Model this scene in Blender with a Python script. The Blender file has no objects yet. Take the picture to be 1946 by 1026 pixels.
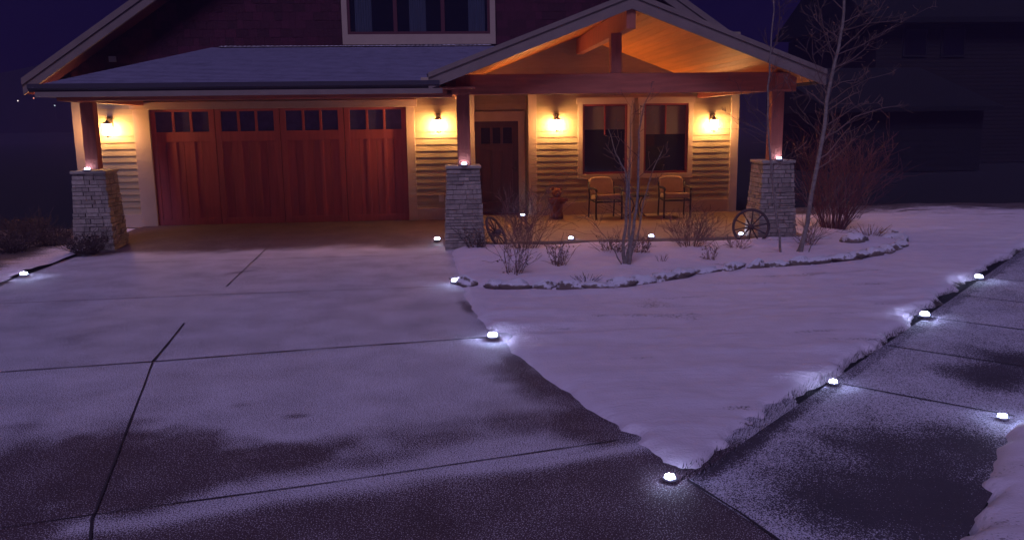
import bpy, math, random
import numpy as np
from mathutils import Vector, Matrix, noise as mnoise
R = random.Random(7)
C = bpy.context.scene.collection
S = bpy.context.scene

# ---------------------------------------------------------------- camera
F = 1580.0; H = 1.95
Yc = np.array([-133, -279, F]); Yc = Yc/np.linalg.norm(Yc)
Dc = np.array([117, (F*F-133*117)/279, F]); Dc = Dc/np.linalg.norm(Dc)
Xc = np.cross(Dc, Yc)
def toworld(c): return Vector((float(c@Xc), float(c@Yc), float(-(c@Dc))))
cam = bpy.data.cameras.new('camera'); camo = bpy.data.objects.new('camera', cam); C.objects.link(camo)
rx = toworld(np.array([1., 0, 0])); up = toworld(np.array([0, -1., 0])); bk = toworld(np.array([0, 0, -1.]))
m = Matrix((rx, up, bk)).transposed().to_4x4(); m.translation = (0, 0, H)
camo.matrix_world = m
cam.sensor_width = 36; cam.lens = F/1946*36; cam.clip_end = 2000; cam.clip_start = 0.05
S.camera = camo
def ray(px, py): return toworld(np.array([px-973., py-513., F]))
def P(px, py, Y):                       # point of a measured pixel on the upright plane y = Y
    r = ray(px, py); t = Y/r.y; return Vector((r.x*t, Y, H+r.z*t))
def G(px, py, z=0.0):                   # point of a measured pixel on the level z
    r = ray(px, py); t = (z-H)/r.z; return Vector((r.x*t, r.y*t, z))

# ---------------------------------------------------------------- light
SUN_EL, SUN_AZ = math.radians(47), math.radians(-14)     # night glow from behind the camera
w = bpy.data.worlds.new('World'); S.world = w; w.use_nodes = True
nt = w.node_tree; bg = nt.nodes['Background']
sky = nt.nodes.new('ShaderNodeTexSky'); sky.sky_type = 'NISHITA'; sky.sun_disc = False
sky.sun_elevation = SUN_EL; sky.sun_rotation = math.pi - SUN_AZ
mul = nt.nodes.new('ShaderNodeMix'); mul.data_type = 'RGBA'; mul.blend_type = 'MULTIPLY'
mul.inputs[0].default_value = 1; mul.inputs[7].default_value = (.07, .012, 1.1, 1)
nt.links.new(sky.outputs[0], mul.inputs[6]); nt.links.new(mul.outputs[2], bg.inputs[0])
bg.inputs[1].default_value = 0.0018
sl = bpy.data.lights.new('moon_glow', 'SUN'); sl.energy = 1.28; sl.angle = math.radians(24); sl.color = (.63, .535, 1.0)
so = bpy.data.objects.new('moon_glow', sl); C.objects.link(so)
d = Vector((math.sin(SUN_AZ)*math.cos(SUN_EL), -math.cos(SUN_AZ)*math.cos(SUN_EL), math.sin(SUN_EL)))
so.rotation_euler = d.to_track_quat('Z', 'Y').to_euler()
S.view_settings.view_transform = 'Standard'; S.view_settings.look = 'None'
S.view_settings.exposure = 0; S.view_settings.gamma = 1
LAMP, PUCK = 270.0, 380.0

# ---------------------------------------------------------------- materials
MATS = {}
def mat(name, col, rough=.7, tint=0.0, noise=0.0, nscale=8.0, bump=0.0, bscale=40.0, col2=None, metal=0.0, spec=.5, stretch=(1, 1, 1)):
    if name in MATS: return MATS[name]
    M = bpy.data.materials.new(name); M.use_nodes = True; n = M.node_tree; L = n.links
    b = n.nodes['Principled BSDF']; b.inputs['Roughness'].default_value = rough; b.inputs['Metallic'].default_value = metal
    b.inputs['Specular IOR Level'].default_value = spec
    c1 = (*col, 1); c2 = (*(col2 or [v*.45 for v in col]), 1)
    tc = n.nodes.new('ShaderNodeTexCoord'); mp = n.nodes.new('ShaderNodeMapping'); mp.inputs['Scale'].default_value = stretch
    L.new(tc.outputs['Object'], mp.inputs[0])
    nz = n.nodes.new('ShaderNodeTexNoise'); nz.inputs['Scale'].default_value = nscale; nz.inputs['Detail'].default_value = 5; L.new(mp.outputs[0], nz.inputs[0])
    rmp = n.nodes.new('ShaderNodeMapRange'); rmp.inputs[1].default_value = .3; rmp.inputs[2].default_value = .7; L.new(nz.outputs[0], rmp.inputs[0])
    mf = n.nodes.new('ShaderNodeMath'); mf.operation = 'MULTIPLY'; mf.inputs[1].default_value = noise; L.new(rmp.outputs[0], mf.inputs[0])
    mx = n.nodes.new('ShaderNodeMix'); mx.data_type = 'RGBA'; L.new(mf.outputs[0], mx.inputs[0]); mx.inputs[6].default_value = c1; mx.inputs[7].default_value = c2
    out = mx.outputs[2]
    if tint:
        at = n.nodes.new('ShaderNodeAttribute'); at.attribute_name = 'tint'
        r2 = n.nodes.new('ShaderNodeMapRange'); r2.inputs[3].default_value = 1-tint; r2.inputs[4].default_value = 1+tint; L.new(at.outputs['Fac'], r2.inputs[0])
        hs = n.nodes.new('ShaderNodeHueSaturation'); L.new(r2.outputs[0], hs.inputs['Value']); L.new(out, hs.inputs['Color']); out = hs.outputs[0]
    L.new(out, b.inputs['Base Color'])
    if bump:
        n2 = n.nodes.new('ShaderNodeTexNoise'); n2.inputs['Scale'].default_value = bscale; n2.inputs['Detail'].default_value = 6; L.new(mp.outputs[0], n2.inputs[0])
        bp = n.nodes.new('ShaderNodeBump'); bp.inputs['Strength'].default_value = bump; bp.inputs['Distance'].default_value = .02
        L.new(n2.outputs[0], bp.inputs['Height']); L.new(bp.outputs[0], b.inputs['Normal'])
    MATS[name] = M; return M
def emit(name, col, s):
    if name in MATS: return MATS[name]
    M = bpy.data.materials.new(name); M.use_nodes = True; b = M.node_tree.nodes['Principled BSDF']
    b.inputs['Base Color'].default_value = (.8, .8, .8, 1); b.inputs['Emission Color'].default_value = (*col, 1); b.inputs['Emission Strength'].default_value = s
    MATS[name] = M; return M
def snowy(name, snowc, basec, thr, grain, bump, rough=.8, attr=None, ripple=0.0, soft=.16, brough=.55, low=3.0, fa=1.5):
    """snow lying on a base: attribute (or slope) coverage broken up by grain"""
    M = bpy.data.materials.new(name); M.use_nodes = True; n = M.node_tree; L = n.links; N = n.nodes.new
    b = n.nodes['Principled BSDF']; b.inputs['Specular IOR Level'].default_value = .25
    tc = N('ShaderNodeTexCoord'); crd = tc.outputs['Object']
    fine = N('ShaderNodeTexNoise'); fine.inputs['Scale'].default_value = grain; fine.inputs['Detail'].default_value = 2; L.new(crd, fine.inputs[0])
    big = N('ShaderNodeTexNoise'); big.inputs['Scale'].default_value = low; big.inputs['Detail'].default_value = 6; L.new(crd, big.inputs[0])
    def math_(op, a, b_):
        q = N('ShaderNodeMath'); q.operation = op
        for i, v in enumerate((a, b_)):
            if isinstance(v, (int, float)): q.inputs[i].default_value = v
            else: L.new(v, q.inputs[i])
        return q.outputs[0]
    if attr: a = N('ShaderNodeAttribute'); a.attribute_name = attr; cov = a.outputs['Fac']
    else:
        ge = N('ShaderNodeNewGeometry'); sp = N('ShaderNodeSeparateXYZ'); L.new(ge.outputs['Normal'], sp.inputs[0]); cov = sp.outputs[2]
    s = math_('ADD', cov, math_('MULTIPLY', math_('SUBTRACT', fine.outputs[0], .5), fa))
    s = math_('ADD', s, math_('MULTIPLY', math_('SUBTRACT', big.outputs[0], .5), .5))
    mr = N('ShaderNodeMapRange'); mr.inputs[1].default_value = thr-soft; mr.inputs[2].default_value = thr+soft; L.new(s, mr.inputs[0])
    mx = N('ShaderNodeMix'); mx.data_type = 'RGBA'; L.new(mr.outputs[0], mx.inputs[0])
    bs = N('ShaderNodeMix'); bs.data_type = 'RGBA'; L.new(big.outputs[0], bs.inputs[0]); bs.inputs[6].default_value = (*[v*.6 for v in basec], 1); bs.inputs[7].default_value = (*[v*1.3 for v in basec], 1)
    L.new(bs.outputs[2], mx.inputs[6])
    sn = N('ShaderNodeMix'); sn.data_type = 'RGBA'; L.new(big.outputs[0], sn.inputs[0]); sn.inputs[6].default_value = (*[v*.78 for v in snowc], 1); sn.inputs[7].default_value = (*snowc, 1)
    L.new(sn.outputs[2], mx.inputs[7]); L.new(mx.outputs[2], b.inputs['Base Color'])
    rr = N('ShaderNodeMapRange'); rr.inputs[3].default_value = brough; rr.inputs[4].default_value = rough; L.new(mr.outputs[0], rr.inputs[0]); L.new(rr.outputs[0], b.inputs['Roughness'])
    h = math_('ADD', math_('MULTIPLY', fine.outputs[0], .35), big.outputs[0])
    if ripple:
        mp = N('ShaderNodeMapping'); mp.inputs['Scale'].default_value = (1.2, 7, 1); mp.inputs['Rotation'].default_value = (0, 0, math.radians(-8)); L.new(crd, mp.inputs[0])
        rp = N('ShaderNodeTexNoise'); rp.inputs['Scale'].default_value = 2.0; rp.inputs['Detail'].default_value = 5; rp.inputs['Distortion'].default_value = .6; L.new(mp.outputs[0], rp.inputs[0])
        h = math_('ADD', h, math_('MULTIPLY', rp.outputs[0], ripple))
    bp = N('ShaderNodeBump'); bp.inputs['Strength'].default_value = bump; bp.inputs['Distance'].default_value = .02; L.new(h, bp.inputs['Height']); L.new(bp.outputs[0], b.inputs['Normal'])
    return M
siding_m = mat('siding_paint', (.37, .29, .19), .75, tint=.07, noise=.25, nscale=5, bump=.04, stretch=(1, 1, 6))
trim_m = mat('trim_paint', (.46, .34, .27), .7, noise=.15, nscale=6, bump=.08)
barge_m = mat('barge_paint', (.23, .17, .16), .75, tint=.06, noise=.3, nscale=5, bump=.15)
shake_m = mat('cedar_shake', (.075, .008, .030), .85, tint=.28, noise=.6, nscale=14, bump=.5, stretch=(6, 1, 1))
beam_m = mat('stained_timber', (.44, .125, .075), .7, tint=.15, noise=.6, nscale=3, bump=.3, bscale=18, stretch=(.6, .6, 6))
beamx_m = mat('stained_timber_post', (.44, .125, .08), .7, tint=.15, noise=.6, nscale=3, bump=.3, bscale=18, stretch=(6, 6, .6))
door_m = mat('garage_door_cedar', (.42, .085, .085), .7, tint=.08, noise=.4, nscale=3, bump=.25, bscale=20, stretch=(8, 2, .6))
entry_m = mat('entry_door_wood', (.07, .020, .026), .5, tint=.2, noise=.5, nscale=3, stretch=(8, 1, .6))
ceil_m = mat('pine_ceiling', (.86, .30, .05), .6, tint=.16, noise=.3, nscale=2, stretch=(6, .5, 6))
sash_m = mat('red_sash', (.17, .018, .022), .45)
glass_m = mat('window_glass', (.012, .012, .022), .06, spec=.6)
gglass_m = mat('garage_glass', (.07, .07, .2), .25, noise=.5, nscale=9)
blind_m = mat('window_blind', (.11, .085, .10), .35)
curtain_m = mat('curtain', (.05, .06, .11), .8, noise=.8, nscale=10, stretch=(12, 1, .2))
dark_m = mat('dark_interior', (.006, .006, .012), .5)
stone_m = mat('ledge_stone', (.36, .30, .27), .9, tint=.25, noise=.55, nscale=16, bump=.5, bscale=50, col2=(.15, .11, .10))
cap_m = mat('stone_cap', (.36, .31, .28), .8, noise=.4, nscale=20, bump=.3)
mortar_m = mat('mortar', (.12, .055, .05), .9)
roof_m = snowy('roof_dusted', (.24, .22, .36), (.05, .045, .08), .78, 90, .5, low=5)
roofp_m = snowy('porch_roof_snow', (.35, .32, .45), (.06, .05, .06), .8, 90, .5)
gutter_m = mat('gutter_metal', (.055, .045, .07), .5, metal=.3)
black_m = mat('black_metal', (.022, .018, .02), .5)
cush_m = mat('cushion_fabric', (.45, .30, .20), .9, noise=.35, nscale=8, bump=.2)
bronze_m = mat('lantern_bronze', (.05, .032, .022), .45, metal=.5)
lamp_m = emit('lantern_glass', (1, .50, .17), LAMP)
led_m = emit('led_light', (.56, .66, 1.0), PUCK)
lens_m = emit('puck_lens', (.45, .58, 1.0), PUCK*.12)
leds_m = emit('led_light_dim', (.56, .66, 1.0), 42); lenss_m = emit('puck_lens_dim', (.45, .58, 1.0), 9)
puck_m = mat('puck_housing', (.42, .42, .48), .4, metal=.2)
bark_m = mat('aspen_bark', (.25, .20, .19), .8, noise=.8, nscale=14, bump=.4, col2=(.10, .07, .07), stretch=(1, 1, 2.5))
twig_m = mat('twig', (.15, .085, .085), .85, tint=.35)
red_m = mat('red_twig', (.13, .035, .045), .7, tint=.4)
leaf_m = mat('dried_leaf', (.17, .08, .05), .85, tint=.5)
scrub_m = mat('dark_scrub', (.05, .028, .03), .9, tint=.5)
grass_m = mat('edge_grass', (.03, .024, .03), .9, tint=.5)
bear_m = mat('carved_pine', (.22, .060, .025), .75, tint=.1, noise=.6, nscale=14, bump=.5, stretch=(1, 1, .5))
bear_d = mat('dark_nose', (.02, .012, .01), .5)
iron_m = mat('rusty_iron', (.07, .04, .05), .7, noise=.5)
out_m = mat('outlet_cover', (.45, .40, .38), .5)
nwall_m = mat('neighbour_siding', (.008, .0045, .005), .9, noise=.2)  # neighbour colours near black: light falloff with distance is put into them
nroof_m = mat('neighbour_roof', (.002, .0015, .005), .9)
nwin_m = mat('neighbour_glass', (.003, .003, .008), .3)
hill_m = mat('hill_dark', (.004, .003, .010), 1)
soil_m = mat('dark_ground', (.008, .005, .012), 1, noise=.6, nscale=2)
conc_m = snowy('driveway_concrete', (.72, .67, .82), (.085, .05, .07), .5, 130, .5, attr='cov', low=2.2, brough=.85, fa=4.2, soft=.10)
walk_m = snowy('walk_concrete', (.64, .60, .76), (.07, .055, .08), .5, 130, .5, attr='cov', low=2.2, brough=.85, fa=4.2, soft=.10)
slab_m = mat('porch_concrete', (.30, .20, .15), .8, noise=.45, nscale=3, bump=.2)
joint_m = mat('control_joint', (.03, .02, .035), .9)
snow_m = snowy('lawn_snow', (.76, .66, .80), (.10, .07, .07), .35, 55, .75, attr='cov', ripple=.6, soft=.2, low=5)
rock_m = snowy('rock_snow', (.70, .65, .76), (.17, .12, .11), .45, 25, .6, low=9)

# ---------------------------------------------------------------- mesh helpers
class MB:
    def __init__(s): s.v = []; s.f = []; s.t = []; s.sm = []
    def add(s, vs, fs, t=None, smooth=False):
        t = R.random() if t is None else t; o = len(s.v)
        s.v += [tuple(v) for v in vs]; s.f += [tuple(i+o for i in f) for f in fs]; s.t += [t]*len(fs); s.sm += [smooth]*len(fs); return s
    def box(s, x0, x1, y0, y1, z0, z1, t=None):
        v = [(x, y, z) for z in (z0, z1) for y in (y0, y1) for x in (x0, x1)]
        return s.add(v, [(0, 2, 3, 1), (4, 5, 7, 6), (0, 1, 5, 4), (2, 6, 7, 3), (0, 4, 6, 2), (1, 3, 7, 5)], t)
    def prism(s, pts, a0, a1, axis='y', t=None):     # polygon in xz (axis y), yz (axis x), xy (axis z)
        def q(p, a): return {'y': (p[0], a, p[1]), 'x': (a, p[0], p[1]), 'z': (p[0], p[1], a)}[axis]
        n = len(pts); v = [q(p, a0) for p in pts]+[q(p, a1) for p in pts]
        f = [tuple(range(n)), tuple(range(2*n-1, n-1, -1))]+[(i, i+n, (i+1) % n+n, (i+1) % n) for i in range(n)]
        return s.add(v, f, t)
    def tube(s, pts, rad, n=6, t=None, smooth=True, cap=True):
        pts = [Vector(p) for p in pts]; rad = rad if hasattr(rad, '__len__') else [rad]*len(pts); v = []; f = []
        u = None
        for i, p in enumerate(pts):
            d = (pts[min(i+1, len(pts)-1)]-pts[max(i-1, 0)])
            d = d.normalized() if d.length > 1e-9 else Vector((0, 0, 1))
            if u is None: u = d.orthogonal().normalized()
            u = (u-d*u.dot(d)); u = u.normalized() if u.length > 1e-6 else d.orthogonal().normalized()
            w_ = d.cross(u)
            for k in range(n):
                a = 2*math.pi*k/n; v.append(p+(u*math.cos(a)+w_*math.sin(a))*rad[i])
        for i in range(len(pts)-1):
            for k in range(n):
                f.append((i*n+k, i*n+(k+1) % n, (i+1)*n+(k+1) % n, (i+1)*n+k))
        if cap: f += [tuple(range(n-1, -1, -1)), tuple((len(pts)-1)*n+k for k in range(n))]
        return s.add(v, f, t, smooth)
    def lathe(s, prof, c=(0, 0, 0), n=16, t=None, smooth=True, wob=0.0):
        v = []; f = []; m_ = len(prof)
        for (r, z) in prof:
            for k in range(n):
                a = 2*math.pi*k/n; rr = r*(1+wob*mnoise.noise(Vector((math.cos(a)*2+c[0]*7, math.sin(a)*2, z*9))))
                v.append((c[0]+rr*math.cos(a), c[1]+rr*math.sin(a), c[2]+z))
        for i in range(m_-1):
            for k in range(n): f.append((i*n+k, i*n+(k+1) % n, (i+1)*n+(k+1) % n, (i+1)*n+k))
        f += [tuple(range(n-1, -1, -1)), tuple((m_-1)*n+k for k in range(n))]
        return s.add(v, f, t, smooth)
    def blob(s, c, r, n=10, m_=7, wob=0.0, seed=0, t=None):
        v = []; f = []
        for i in range(m_+1):
            th = math.pi*i/m_
            for k in range(n):
                ph = 2*math.pi*k/n; dx, dy, dz = math.sin(th)*math.cos(ph), math.sin(th)*math.sin(ph), math.cos(th)
                q = 1+wob*mnoise.noise(Vector((dx*1.6+seed, dy*1.6-seed, dz*1.6)))
                v.append((c[0]+r[0]*dx*q, c[1]+r[1]*dy*q, c[2]+r[2]*dz*q))
        for i in range(m_):
            for k in range(n): f.append((i*n+k, (i+1)*n+k, (i+1)*n+(k+1) % n, i*n+(k+1) % n))
        return s.add(v, f, t, True)
    def link(s, name, m_, parent=None, org=None, bevel=0.0):
        me = bpy.data.meshes.new(name)
        o_ = Vector(org) if org is not None else (root_loc(parent) if parent else Vector((0, 0, 0)))
        me.from_pydata([(v[0]-o_[0], v[1]-o_[1], v[2]-o_[2]) for v in s.v], [], s.f)
        a = me.attributes.new('tint', 'FLOAT', 'FACE'); a.data.foreach_set('value', s.t)
        me.polygons.foreach_set('use_smooth', s.sm); 
        if m_: me.materials.append(m_)
        me.validate(); me.update()
        o = bpy.data.objects.new(name, me); C.objects.link(o)
        if parent: o.parent = parent
        elif org is not None: o.location = o_
        if bevel:
            bm = o.modifiers.new('bevel', 'BEVEL'); bm.width = bevel; bm.segments = 2; bm.limit_method = 'ANGLE'
        return o
def root_loc(o):
    while o.parent: o = o.parent
    return o.location.copy() if 'world_built' in o else Vector((0, 0, 0))
def tag(o, label, cat, group=None, kind=None):
    if label: o['label'] = label
    if cat: o['category'] = cat
    if group: o['group'] = group
    if kind: o['kind'] = kind
    return o
def thing(name, label, cat, loc=(0, 0, 0), group=None, world=True):
    o = bpy.data.objects.new(name, None); o.empty_display_size = .2; C.objects.link(o); o.location = loc
    if world: o['world_built'] = 1          # parts given in world coordinates
    return tag(o, label, cat, group)
def children(o): return [c for c in bpy.data.objects if c.parent == o]
def dup(o, parent=None):
    c = o.copy(); C.objects.link(c); c.parent = parent
    for ch in children(o): dup(ch, c)
    return c
def struct(o): o['kind'] = 'structure'; return o

# ---------------------------------------------------------------- ground sheets
def seg_dist(X, Y, poly, closed=True):
    d = np.full(X.shape, 1e9); inside = np.zeros(X.shape, bool); n = len(poly)
    for i in range(n if closed else n-1):
        x0, y0 = poly[i][:2]; x1, y1 = poly[(i+1) % n][:2]
        dx, dy = x1-x0, y1-y0; t = np.clip(((X-x0)*dx+(Y-y0)*dy)/(dx*dx+dy*dy+1e-12), 0, 1)
        d = np.minimum(d, np.hypot(X-x0-t*dx, Y-y0-t*dy))
        if closed:
            c = ((y0 > Y) != (y1 > Y)); xi = x0+(Y-y0)/(y1-y0+1e-12)*(x1-x0); inside ^= c & (X < xi)
    return np.where(inside, d, -d) if closed else d
def sm(a, b, x): t = np.clip((x-a)/(b-a), 0, 1); return t*t*(3-2*t)
_g = np.random.RandomState(3).rand(64, 64)
def vn(x, y, s, o=0):                    # value noise, numpy
    x = x*s+o*17.3; y = y*s+o*9.1; xi = np.floor(x).astype(int); yi = np.floor(y).astype(int); fx = x-xi; fy = y-yi
    fx = fx*fx*(3-2*fx); fy = fy*fy*(3-2*fy); g = lambda a, b: _g[a % 64, b % 64]
    return (g(xi, yi)*(1-fx)+g(xi+1, yi)*fx)*(1-fy)+(g(xi, yi+1)*(1-fx)+g(xi+1, yi+1)*fx)*fy
def sheet(name, x0, x1, y0, y1, st, mask, zf, covf, m_):
    xs = np.arange(x0, x1+st/2, st); ys = np.arange(y0, y1+st/2, st); X, Y = np.meshgrid(xs, ys)
    keep = mask(X, Y); Z = zf(X, Y); cv = covf(X, Y)
    ny, nx = X.shape; idx = np.arange(nx*ny).reshape(ny, nx)
    q = keep[:-1, :-1] & keep[1:, :-1] & keep[:-1, 1:] & keep[1:, 1:]
    a = idx[:-1, :-1][q]; b = idx[:-1, 1:][q]; c = idx[1:, 1:][q]; d_ = idx[1:, :-1][q]
    faces = np.stack([a, b, c, d_], 1); used = np.unique(faces); rm = np.full(nx*ny, -1); rm[used] = np.arange(len(used))
    vs = np.stack([X.ravel()[used], Y.ravel()[used], Z.ravel()[used]], 1)
    me = bpy.data.meshes.new(name); me.from_pydata(vs.tolist(), [], rm[faces].tolist())
    at = me.attributes.new('cov', 'FLOAT', 'POINT'); at.data.foreach_set('value', cv.ravel()[used].astype(np.float32))
    me.polygons.foreach_set('use_smooth', [True]*len(me.polygons)); me.materials.append(m_)
    o = bpy.data.objects.new(name, me); C.objects.link(o); return struct(o)

drive_edge = [G(*p)[:2] for p in [(848, 474), (862, 520), (868, 545), (884, 582), (905, 612), (930, 640), (955, 665), (1000, 702), (1060, 745), (1120, 793), (1175, 832), (1225, 872), (1270, 903), (1306, 915)]]
walk_edge = [G(*p)[:2] for p in [(1306, 915), (1360, 885), (1440, 822), (1505, 772), (1583, 722), (1690, 648), (1757, 595), (1830, 545), (1862, 524), (1946, 474)]]
we = walk_edge; wdir = (Vector(we[-1])-Vector(we[0])).normalized(); wn = Vector((wdir.y, -wdir.x)); WW = 1.16
corner = Vector(we[0]); wfar = Vector(we[-1])+wdir*6
CH = 15.6
GY, PY = 16.2, 17.1                     # garage wall plane, porch wall plane
def gz(Y): return .10*sm(13.2, 16.0, Y)
lawn_poly = [tuple(p) for p in drive_edge]+[tuple(p) for p in walk_edge[1:]]+[tuple(wfar), (18, 15.8), (14, 17.6), (10, 17.9), (6.4, 17.5), (5.9, 16.2), (5.6, 13.35), (.45, 13.35), (.1, 12.9)]
bed_line = [G(*p) for p in [(868, 541), (900, 547), (990, 553), (1100, 553), (1180, 549), (1240, 541), (1330, 523), (1400, 515), (1500, 509), (1600, 498), (1680, 486), (1722, 470), (1712, 455), (1680, 445)]]
bed_poly = [tuple(p[:2]) for p in bed_line]+[(6.2, 15), (5.5, 13.2), (.3, 13.2), (0, 12.5)]

# bare patches of the driveway: centre, radii, angle, depth of the loss
def pt(px, py, a, b, ang, s): g = G(px, py); return (g.x, g.y, a, b, math.radians(ang), s)
bare = [pt(95, 895, .60, .48, 10, 1.35), pt(20, 925, .6, .6, 10, 1.3), pt(165, 860, .28, .30, -70, 1.1), pt(430, 880, .66, .24, 12, 1.1), pt(310, 868, .36, .32, 12, 1.0), pt(660, 880, .5, .14, 14, .45), pt(340, 900, .4, .16, 12, .6),
        pt(1035, 735, .22, .65, 20, .75), pt(985, 690, .12, .3, 15, .7), pt(1110, 800, .25, .38, 25, .7), pt(840, 830, .34, .22, 10, .45), pt(990, 800, .35, .2, 10, .55),
        pt(566, 790, .07, .04, 0, .5), pt(455, 770, .06, .05, 0, .3), pt(450, 518, .22, .06, 40, .3), pt(890, 585, .06, .4, 8, .6), pt(60, 1010, .45, .09, 12, .35)]
bare_walk = [pt(1900, 712, .34, .30, 30, .75), pt(1946, 690, .3, .4, 30, .7), pt(1720, 870, .42, .42, 40, .60), pt(1640, 960, .45, .40, 40, .75), pt(1760, 960, .45, .5, 40, .8), pt(1840, 860, .3, .3, 45, .7), pt(1400, 860, .05, .4, -45, .5), pt(1480, 800, .05, .3, -45, .5)]
def patches(X, Y, lst):
    r = np.zeros(X.shape)
    for (cx, cy, a, b, an, s) in lst:
        dx, dy = X-cx, Y-cy; u = dx*math.cos(an)+dy*math.sin(an); v = -dx*math.sin(an)+dy*math.cos(an)
        q = np.hypot(u/a, v/b)+(vn(X, Y, 2.5, 1)-.5)*.8+(vn(X, Y, 7, 2)-.5)*.5
        r = np.maximum(r, s*(1-sm(.2, 1.75, q)))
    return r
t3a, t3b = G(0, 1005), G(1180, 840)
def cov_drive(X, Y):
    c = np.full(X.shape, .70)-patches(X, Y, bare)
    yl = t3a.y+(X-t3a.x)*(t3b.y-t3a.y)/(t3b.x-t3a.x)           # third joint
    k = yl-Y+(vn(X, Y, 1.5, 4)-.5)*.16
    band = np.exp(-((k-.12)/.11)**2)*sm(-2.0, -1.85, X)
    wdt = .15+.16*np.exp(-((X+.5)/.8)**2)-.10*sm(.2, 1.0, X)
    c = np.where(k > .02, c*(1-sm(wdt*.3, wdt*1.6, k))-.35*sm(wdt*.3, wdt*1.6, k), c)
    c = np.maximum(c, band*.72)
    wet = sm(13.0, 13.9, Y+(vn(X, Y, .9, 5)-.5)*.6+(vn(X, Y, 4, 3)-.5)*.2)
    c = c*(1-wet)-.3*wet
    return c+(vn(X, Y, .8, 6)-.5)*.12
def mask_drive(X, Y):
    d1 = seg_dist(X, Y, lawn_poly)
    right = (X-corner.x)*wdir.x+(Y-corner.y)*wdir.y > (0 if False else -99)
    el = [(corner.x, corner.y), (corner.x+.25, corner.y-.75), (corner.x+.6, corner.y-1.8)]
    ex = np.interp(-Y, [-corner.y, -(corner.y-.75), -(corner.y-1.8)], [p[0] for p in el])
    return (d1 < .3) & (X > -5.72-.02*np.sin(Y*3)) & ((Y > corner.y) | (X < ex+.30)) & (X < 2.5) & (~((Y > 12.9) & (X > .6)))
sheet('driveway', -5.75, 2.4, 2.0, GY+.3, .04, mask_drive, lambda X, Y: gz(Y), cov_drive, conc_m)
def cov_walk(X, Y):
    u = (X-corner.x)*wdir.x+(Y-corner.y)*wdir.y; v = (X-corner.x)*wn.x+(Y-corner.y)*wn.y
    c = .68-1.35*patches(X, Y, bare_walk)+(vn(X, Y, 1.2, 8)-.5)*.16
    return np.where(v < .10+.05*vn(X, Y, 5, 1), c-.35, c)-.22*sm(5.5, 10, u)*0
ee = (Vector(G(1490, 1034)[:2])-corner).normalized()
uu = np.arange(0, 380); vv = np.arange(0, 32)
U0, V0 = np.meshgrid(uu, vv); V0 = V0*(WW+.16)/31-.0; US = V0/float(ee.dot(wn))*float(ee.dot(wdir)); U0 = US+U0*.04
WX = corner.x+wdir.x*U0+wn.x*V0; WY = corner.y+wdir.y*U0+wn.y*V0; cw = cov_walk(WX, WY)
me = bpy.data.meshes.new('walkway'); nU = 380
vtx = np.stack([WX.ravel(), WY.ravel(), np.full(WX.size, .005)], 1).tolist()
me.from_pydata(vtx, [], [(a*nU+b, a*nU+b+1, (a+1)*nU+b+1, (a+1)*nU+b) for a in range(31) for b in range(nU-1)])
at = me.attributes.new('cov', 'FLOAT', 'POINT'); at.data.foreach_set('value', cw.ravel().astype(np.float32)); me.materials.append(walk_m); me.flip_normals()
struct_w = bpy.data.objects.new('walkway', me); C.objects.link(struct_w); struct(struct_w)

def dedge(X, Y, poly): return seg_dist(X, Y, poly)
def lawn_d(X, Y, poly=lawn_poly):
    d = seg_dist(X, Y, poly)
    v = (X-corner.x)*wn.x+(Y-corner.y)*wn.y
    rag = (vn(X, Y, 9, 1)-.5)*.10+(vn(X, Y, 3, 2)-.5)*.10
    near_walk = sm(-1.0, -.3, v)
    return d+rag*(.35+.9*near_walk)-.03*near_walk
LIGHTS = [G(*p) for p in [(865, 537), (936, 642), (1273, 911), (1583, 729), (1757, 602), (1860, 530), (1905, 795)]]
def lawn_z(X, Y):
    d = lawn_d(X, Y); b = seg_dist(X, Y, bed_poly)
    far = sm(13, 17, np.hypot(X, Y))
    z = -.09+.124*sm(-.07, .12, d)+sm(0, .3, d)*((vn(X, Y, .9, 3)-.5)*.05)+(vn(X, Y*2.6, 1.6, 5)-.5)*.022+(vn(X*.8, Y*3, 1.3, 6)-.5)*.010+(vn(X, Y, 14, 7)-.5)*.006
    z = z+.05*sm(0, .5, b)-.035*np.exp(-(b/.07)**2)
    z = z-.05*sm(12.6, 13.3, Y)*(X < 6)+sm(.05, .3, d)*.022*(sm(.45, .95, vn(X*1.1+.5*Y, Y*2.6, 1.6, 6)*.7+.3*vn(X, Y, 3.3, 2)))
    for l_ in LIGHTS: z = z-.07*np.exp(-(((X-l_.x)**2+(Y-l_.y)**2)/.19**2))
    return z
def lawn_cov(X, Y):
    d = lawn_d(X, Y); far = sm(15.2, 17.3, Y+(vn(X, Y, .7, 2)-.5)*1.2)  # far: snow thinned to dark, light falloff put into the coverage
    v = (X-corner.x)*wn.x+(Y-corner.y)*wn.y
    return 1.0-.75*(1-sm(0, .09, d))*sm(-.4, -.15, v)-.9*far-.45*sm(.72, .95, vn(X*.8+.3*Y, Y*4.5, 1.7, 9))-.1*vn(X, Y, 3, 4)
sheet('snowy_lawn', -.3, 18, 3.5, 18.2, .04, lambda X, Y: lawn_d(X, Y) > -.08, lawn_z, lawn_cov, snow_m)
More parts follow.
